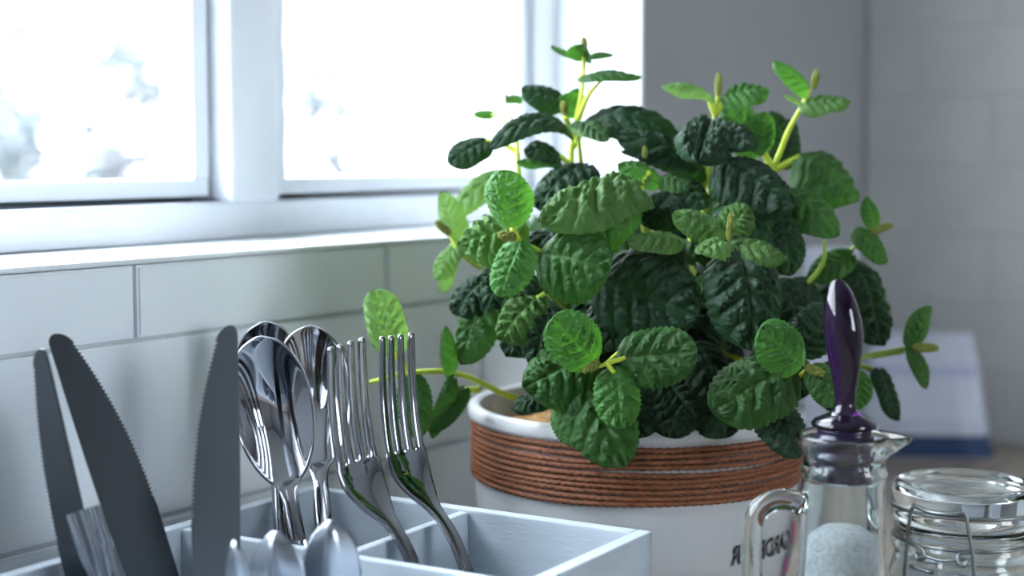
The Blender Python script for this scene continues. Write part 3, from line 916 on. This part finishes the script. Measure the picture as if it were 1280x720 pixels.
# sprig L: centre right cluster with the upright bud
s = stem([[(880, 380, .90), (900, 340, .845), (908, 303, .836, .0012)]], M_STEMY, .0014)
leaf(s, 905, 290, .848, 840, 270, .842, 50, (-.1, -.7, .7), .7, .3, 'l', amp=1.2)
leaf(s, 908, 292, .85, 936, 258, .848, 50, (.1, -.85, .5), .6, .3, 'l', amp=1.2)
leaf(s, 910, 305, .838, 876, 318, .822, 48, (-.3, -.65, .7), .9, .3, 'p', amp=1.3)
leaf(s, 912, 306, .836, 982, 325, .828, 44, (.1, -.6, .75), .8, .3, 'l', amp=1.3)
leaf(s, 925, 308, .833, 938, 437, .812, 100, (.1, -.88, .45), 1.0, .35, 'd', amp=1.3)
leaf(s, 890, 345, .835, 857, 372, .83, 24, (-.2, -.7, .6), .7, .2, 'm')
bud(s, 911, 302, .832, 38, (.05, -.15, 1), .38)

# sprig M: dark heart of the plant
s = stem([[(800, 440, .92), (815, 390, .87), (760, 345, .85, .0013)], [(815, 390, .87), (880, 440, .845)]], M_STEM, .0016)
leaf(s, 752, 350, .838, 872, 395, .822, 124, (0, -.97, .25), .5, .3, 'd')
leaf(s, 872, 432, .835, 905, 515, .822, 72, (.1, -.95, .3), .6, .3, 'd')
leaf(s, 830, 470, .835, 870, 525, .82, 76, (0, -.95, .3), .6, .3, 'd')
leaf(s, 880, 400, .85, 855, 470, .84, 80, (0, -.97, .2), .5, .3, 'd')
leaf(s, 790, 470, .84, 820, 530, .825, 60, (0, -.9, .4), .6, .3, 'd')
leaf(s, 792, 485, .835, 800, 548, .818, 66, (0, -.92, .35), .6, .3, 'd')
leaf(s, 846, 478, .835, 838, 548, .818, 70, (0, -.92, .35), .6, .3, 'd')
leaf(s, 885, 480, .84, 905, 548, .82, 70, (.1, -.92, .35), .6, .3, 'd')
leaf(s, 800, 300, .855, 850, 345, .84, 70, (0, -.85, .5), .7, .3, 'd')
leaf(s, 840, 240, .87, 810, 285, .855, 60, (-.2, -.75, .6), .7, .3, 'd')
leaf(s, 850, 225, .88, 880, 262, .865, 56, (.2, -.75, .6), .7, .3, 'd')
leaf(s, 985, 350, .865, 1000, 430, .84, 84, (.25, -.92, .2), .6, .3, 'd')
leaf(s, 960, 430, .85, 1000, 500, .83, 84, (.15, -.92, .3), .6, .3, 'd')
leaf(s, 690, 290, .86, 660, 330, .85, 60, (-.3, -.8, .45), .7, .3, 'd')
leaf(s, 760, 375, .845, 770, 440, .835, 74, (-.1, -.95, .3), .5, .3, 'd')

# sprig N: bright young leaf at the right with bud
s = stem([[(900, 440, .89), (985, 470, .83), (1010, 462, .808, .0012)], [(985, 470, .83), (995, 455, .815)]], M_STEMY, .0015)
leaf(s, 1002, 456, .806, 950, 410, .795, 66, (.05, -.95, .3), .4, .2, 'y')
leaf(s, 990, 458, .815, 890, 515, .795, 98, (-.15, -.85, .5), .8, .35, 'm', amp=1.4)
leaf(s, 955, 495, .815, 1000, 572, .797, 62, (.1, -.9, .4), .6, .3, 'd')
leaf(s, 1018, 458, .806, 1046, 508, .80, 44, (.1, -.95, .3), .5, .2, 'm')
leaf(s, 1002, 440, .83, 1040, 380, .83, 60, (0, -1, .1), .5, .2, 'd')
bud(s, 1006, 458, .805, 28, (.8, -.4, -.3), .75)

# sprig O: right side cluster behind the stopper
s = stem([[(900, 420, .93), (1000, 365, .91), (1050, 325, .905), (1080, 298, .90, .0011)], [(900, 450, .93), (1020, 465, .91), (1080, 446, .90), (1138, 434, .895, .0012)], [(1090, 445, .90), (1130, 439, .897)], [(1060, 452, .905), (1100, 465, .90)], [(1030, 465, .91), (1060, 440, .905), (1085, 418, .90)]], M_STEM, .0018)
leaf(s, 1095, 285, .90, 1083, 246, .90, 26, (.4, -.9, .1), .3, .2, 'm')
leaf(s, 1072, 286, .895, 1106, 330, .89, 36, (.4, -.85, .3), .7, .2, 'm')
leaf(s, 1065, 318, .90, 1010, 348, .90, 40, (.0, -.8, .5), .6, .2, 'm')
leaf(s, 1070, 330, .905, 1100, 432, .895, 78, (.35, -.9, .2), .6, .35, 'd', amp=1.2)
leaf(s, 1050, 350, .91, 1045, 430, .90, 70, (.2, -.95, .2), .6, .3, 'd')
leaf(s, 1075, 465, .88, 1072, 512, .875, 40, (.2, -.95, .2), .4, .2, 'y')
leaf(s, 1100, 462, .895, 1122, 526, .888, 34, (.5, -.85, .1), .5, .3, 'd')
leaf(s, 1139, 432, .892, 1162, 382, .888, 34, (.45, -.85, .1), .3, .2, 'm')
leaf(s, 1139, 434, .890, 1158, 486, .886, 28, (.55, -.8, .1), .8, .2, 'm')
leaf(s, 1040, 455, .90, 1060, 520, .89, 60, (.2, -.95, .2), .5, .3, 'd')
leaf(s, 1010, 350, .90, 1000, 420, .88, 60, (.2, -.95, .2), .5, .3, 'd')
bud(s, 1084, 292, .898, 34, (.9, -.2, .35), .5); bud(s, 1140, 434, .888, 34, (1, -.3, 0), .6)

# inner filling leaves on their own stems, all around
rnd = random.Random(11)
pool = [leaf_mesh(1, rnd.uniform(.8, 1.0), rnd.uniform(.4, 1.1), .3, seed=900 + i, nu=26, nv=17, amp=1.2) for i in range(8)]
pools = {}
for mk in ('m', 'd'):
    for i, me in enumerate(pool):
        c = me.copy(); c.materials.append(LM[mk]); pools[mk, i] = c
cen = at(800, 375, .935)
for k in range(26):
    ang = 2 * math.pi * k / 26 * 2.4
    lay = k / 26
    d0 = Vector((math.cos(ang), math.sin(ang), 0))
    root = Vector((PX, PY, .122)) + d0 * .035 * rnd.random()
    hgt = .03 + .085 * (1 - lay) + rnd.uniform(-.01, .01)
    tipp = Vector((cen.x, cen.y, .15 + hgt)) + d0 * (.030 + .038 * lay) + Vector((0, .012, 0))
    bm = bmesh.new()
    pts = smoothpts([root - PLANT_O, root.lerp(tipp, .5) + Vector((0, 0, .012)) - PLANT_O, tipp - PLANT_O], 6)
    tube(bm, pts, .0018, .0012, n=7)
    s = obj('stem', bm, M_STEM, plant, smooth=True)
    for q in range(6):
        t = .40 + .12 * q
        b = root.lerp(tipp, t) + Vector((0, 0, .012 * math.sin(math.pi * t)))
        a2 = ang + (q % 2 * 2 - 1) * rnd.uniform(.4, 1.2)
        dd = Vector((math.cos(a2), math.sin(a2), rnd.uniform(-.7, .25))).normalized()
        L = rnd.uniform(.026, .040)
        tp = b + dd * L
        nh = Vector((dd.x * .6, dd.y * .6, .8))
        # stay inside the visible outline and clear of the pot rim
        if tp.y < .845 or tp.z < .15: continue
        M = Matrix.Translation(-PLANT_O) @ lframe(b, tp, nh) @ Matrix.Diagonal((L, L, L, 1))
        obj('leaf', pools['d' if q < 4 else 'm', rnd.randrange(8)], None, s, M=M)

# ------------------------------------------------------------------ glass bottle with purple stopper
BX = at(1055, 560, .72); BX = Vector((BX.x, .72, 0))
ZR = .1600
bot = empty('glass_bottle', BX, 'clear glass jug bottle with side handle and a purple glass stopper', 'bottle')
outer = [(0, 0), (.030, 0), (.0335, .002), (.0345, .010), (.0340, .030), (.0300, .052), (.0245, .070), (.0208, .088), (.0196, .105), (.0190, .125), (.0188, .1385), (.0186, .1400), (.0197, .1420), (.0199, .1440), (.0188, .1460), (.0184, .1485), (.0188, .1515), (.0202, .1545), (.0213, .1570), (.0216, .1590), (.0212, .1603)]
inner = [(.0199, .1606), (.0186, .1590), (.0170, .155), (.0162, .150), (.0160, .135), (.0166, .110), (.0180, .088), (.0215, .070), (.0270, .050), (.0310, .030), (.0312, .012), (.0290, .007), (0, .006)]
outer = [(a, b * .978) for a, b in outer]; inner = [(a, b * .978) for a, b in inner]
bm = lathe(outer + inner, 64)
# spout: pull the rim out to the right
for v in bm.verts:
    if v.co.z > .1457:
        a = math.atan2(v.co.y, v.co.x)
        k = max(0, 1 - abs(a + .12) / .65) ** 1.3 * min(1, (v.co.z - .1457) / .009)
        v.co += Vector((math.cos(a), math.sin(a), -.10)) * .0092 * k
obj('bottle_body', bm, M_GLASS, bot, smooth=True)
bm = bmesh.new()
def bl(x, y): 
    p = at(x, y, .72); return p - BX
hp = smoothpts([bl(1003, 632), bl(990, 626), bl(966, 626), bl(946, 642), bl(940, 672), bl(940, 725), bl(944, 800), bl(957, 838), bl(967, 846)], 6)
hp = [Vector((p.x, 0, p.z)) for p in hp]
tube(bm, hp, .0050, .0046, n=14)
obj('handle', bm, M_GLASS, bot, smooth=True)
salt = obj('salt', lathe([(0, .0065), (.0285, .0075), (.0306, .0125), (.0304, .030), (.0258, .050), (.0202, .070), (.0170, .088), (.0163, .098), (.0161, .1065), (.0150, .110), (.010, .1135), (.004, .1145), (0, .1145)], 48), M_SALT, kind='stuff', label='white salt filling the glass bottle below the stopper', cat='salt', smooth=True)
salt.location = BX
# stopper
stp = empty('bottle_stopper', BX, 'dark purple glass stopper with a tall finial in the bottle neck', 'stopper')
zc = .1572
fin = [(0, zc + .003), (.0146, zc + .003), (.0150, zc + .0045), (.0135, zc + .0065), (.0085, zc + .0085), (.0052, zc + .0105), (.0045, zc + .0140), (.0050, zc + .0200), (.0066, zc + .0290), (.0083, zc + .0385), (.0089, zc + .0450), (.0086, zc + .0520), (.0074, zc + .0590), (.0056, zc + .0650), (.0034, zc + .0688), (.0014, zc + .0702), (0, zc + .0705)]
bm = lathe(fin, 40)
for v in bm.verts:
    q = max(0, (v.co.z - zc - .008) / .0625)
    v.co.x += -.0042 * q ** 1.2 + .0012 * math.sin(q * math.pi)
obj('finial', bm, M_PURPLE, stp, smooth=True)
pl = [(0, zc - .0208), (.0118, zc - .0208), (.0122, zc - .0200)]
for k in range(3): pl += [(.0133, zc - .019 + k * .007), (.0135, zc - .0155 + k * .007), (.0122, zc - .0145 + k * .007), (.0122, zc - .0130 + k * .007)]
pl += [(.0128, zc + .0028), (0, zc + .0028)]
obj('plug', lathe(pl, 40), M_PLUG, stp, smooth=True)

# ------------------------------------------------------------------ clip-top jar
JY = .85
JX = at(1206, 640, JY); JX = Vector((JX.x, JY, 0))
jar = empty('clip_top_jar', JX, 'clear glass clip-top storage jar with grey wire bail at the right edge', 'jar')
JR = .0385
zl = .1080
outer = [(0, 0), (.034, 0), (.038, .003), (.0395, .010), (.0400, .045), (.0395, .058), (.0372, .066), (.0365, .070), (.0385, .073), (.0385, .0765), (.0362, .079), (.0365, .0815), (.0378, .0835), (.0378, .0865)]
inner = [(.0330, .0865), (.0325, .080), (.0330, .068), (.0360, .057), (.0364, .012), (.034, .006), (0, .005)]
obj('jar_body', lathe(outer + inner, 64), M_GLASS, jar, smooth=True)
lid = [(0, .0880), (.0322, .0880), (.0325, .0872), (.0375, .0872), (.0388, .0885), (.0390, .0930), (.0378, .0950), (.0382, .0970), (.0386, .1030), (.0376, .1065), (.0350, .1080), (.0310, .1078), (.0285, .1062), (0, .1055)]
obj('lid', lathe(lid, 64), M_GLASS, jar, smooth=True)
def ringpts(r, z, n=64): return [Vector((r * math.cos(2 * math.pi * i / n), r * math.sin(2 * math.pi * i / n), z)) for i in range(n)]
bm = bmesh.new(); tube(bm, ringpts(.0390, .0957), .0010, n=8, closed=True); obj('lid_wire', bm, M_WIRE, jar, smooth=True)
bm = bmesh.new(); tube(bm, ringpts(.0375, .0785), .0010, n=8, closed=True); obj('neck_wire', bm, M_WIRE, jar, smooth=True)
def jp(x, y, lift=0):
    # a point on the jar's front surface seen at pixel x, y
    p = at(x, y, JY - .035) - JX
    a = math.asin(max(-1, min(1, p.x / .041)))
    r = .0412 + lift
    return Vector((r * math.sin(a), -r * math.cos(a), p.z))
bm = bmesh.new()
bail = smoothpts([jp(1150, 638), jp(1146, 650), jp(1143, 690), jp(1141, 740), jp(1160, 757), jp(1195, 757), jp(1212, 740), jp(1213, 700), jp(1207, 660), jp(1204, 642), jp(1196, 639)], 5)
tube(bm, bail, .0010, n=8)
tube(bm, smoothpts([jp(1148, 638, -.001), jp(1165, 642), jp(1185, 642), jp(1200, 641, -.001)], 4), .0014, n=8)
obj('bail', bm, M_WIRE, jar, smooth=True)
bm = bmesh.new()
for sx in (0, 1):
    f = (lambda x: x) if sx == 0 else (lambda x: 2 * 1178 - x)
    tube(bm, smoothpts([jp(f(1133), 686, -.002), jp(f(1150), 688), jp(f(1160), 691, .001), jp(f(1161), 700, .002), jp(f(1154), 704, .001), jp(f(1152), 697, 0), jp(f(1162), 696, .001)], 4), .0010, n=8)
tube(bm, smoothpts([jp(1160, 697, .001), jp(1178, 700, .001), jp(1197, 697, .001)], 4), .0010, n=8)
tube(bm, smoothpts([jp(1146, 715, .0), jp(1168, 717, .001)], 4), .0012, n=8)
tube(bm, smoothpts([jp(1190, 718, .0), jp(1205, 718, .001)], 4), .0012, n=8)
obj('clasp', bm, M_WIRE, jar, smooth=True)
sg = obj('sugar', lathe([(0, .0055), (.033, .0065), (.0355, .0125), (.0355, .052), (.030, .055), (.015, .058), (0, .058)], 48), M_SALT, kind='stuff', label='white sugar inside the clip-top jar', cat='sugar', smooth=True)
sg.location = JX

# ------------------------------------------------------------------ packages in the corner
cx = at(1036, 560, 1.36)
M = Matrix.Translation(Vector((cx.x, 1.36, 0))) @ Matrix.Rotation(-math.radians(20), 4, 'Z')
c = empty('white_carton', None, 'tall plain white carton standing behind the plant near the corner', 'carton', M=M)
zt = at(1020, 312, 1.34).z
obj('carton_body', boxm(-.020, .020, -.02, .02, 0, zt - .006, bev=.0015), M_PAPER, c)
obj('carton_lid', boxm(-.0208, .0208, -.0208, .0208, zt - .0059, zt, bev=.0015), M_PAPER, c)
cx = at(1148, 560, 1.50)
M = Matrix.Translation(Vector((cx.x, 1.50, 0))) @ Matrix.Rotation(-math.radians(8), 4, 'Z')
c = empty('paper_packet', None, 'white paper packet with a dark blue band along its foot, beside the corner', 'packet', M=M)
zt = at(1150, 418, 1.49).z
def packet(z0, z1, g, mt, name):
    bm = bmesh.new(); rings = []
    for i in range(7):
        t = i / 6; z = z0 + (z1 - z0) * t; q = z / zt
        hw = .066 - .020 * q + g; hd = .030 * (1 - .75 * max(0, q - .35) / .65) + g
        ring = []
        for a in range(24):
            A = 2 * math.pi * a / 24
            cxx, syy = math.cos(A), math.sin(A)
            k = (abs(cxx) ** 6 + abs(syy) ** 6) ** (-1 / 6)
            wob = 1 + .015 * math.sin(7 * A + z * 60)
            ring.append(bm.verts.new((hw * k * cxx * wob, hd * k * syy * wob, z)))
        rings.append(ring)
    for A, B in zip(rings, rings[1:]):
        for a in range(24): bm.faces.new((A[a], A[(a + 1) % 24], B[(a + 1) % 24], B[a]))
    bm.faces.new(rings[0][::-1]); bm.faces.new(rings[-1])
    obj(name, bm, mt, c, smooth=False)
packet(.0, zt, 0, M_PAPER, 'packet_body')
packet(.001, .022, .0008, M_BLUE, 'blue_band')
packet(.076, .084, .0008, M_LILAC, 'printed_band')
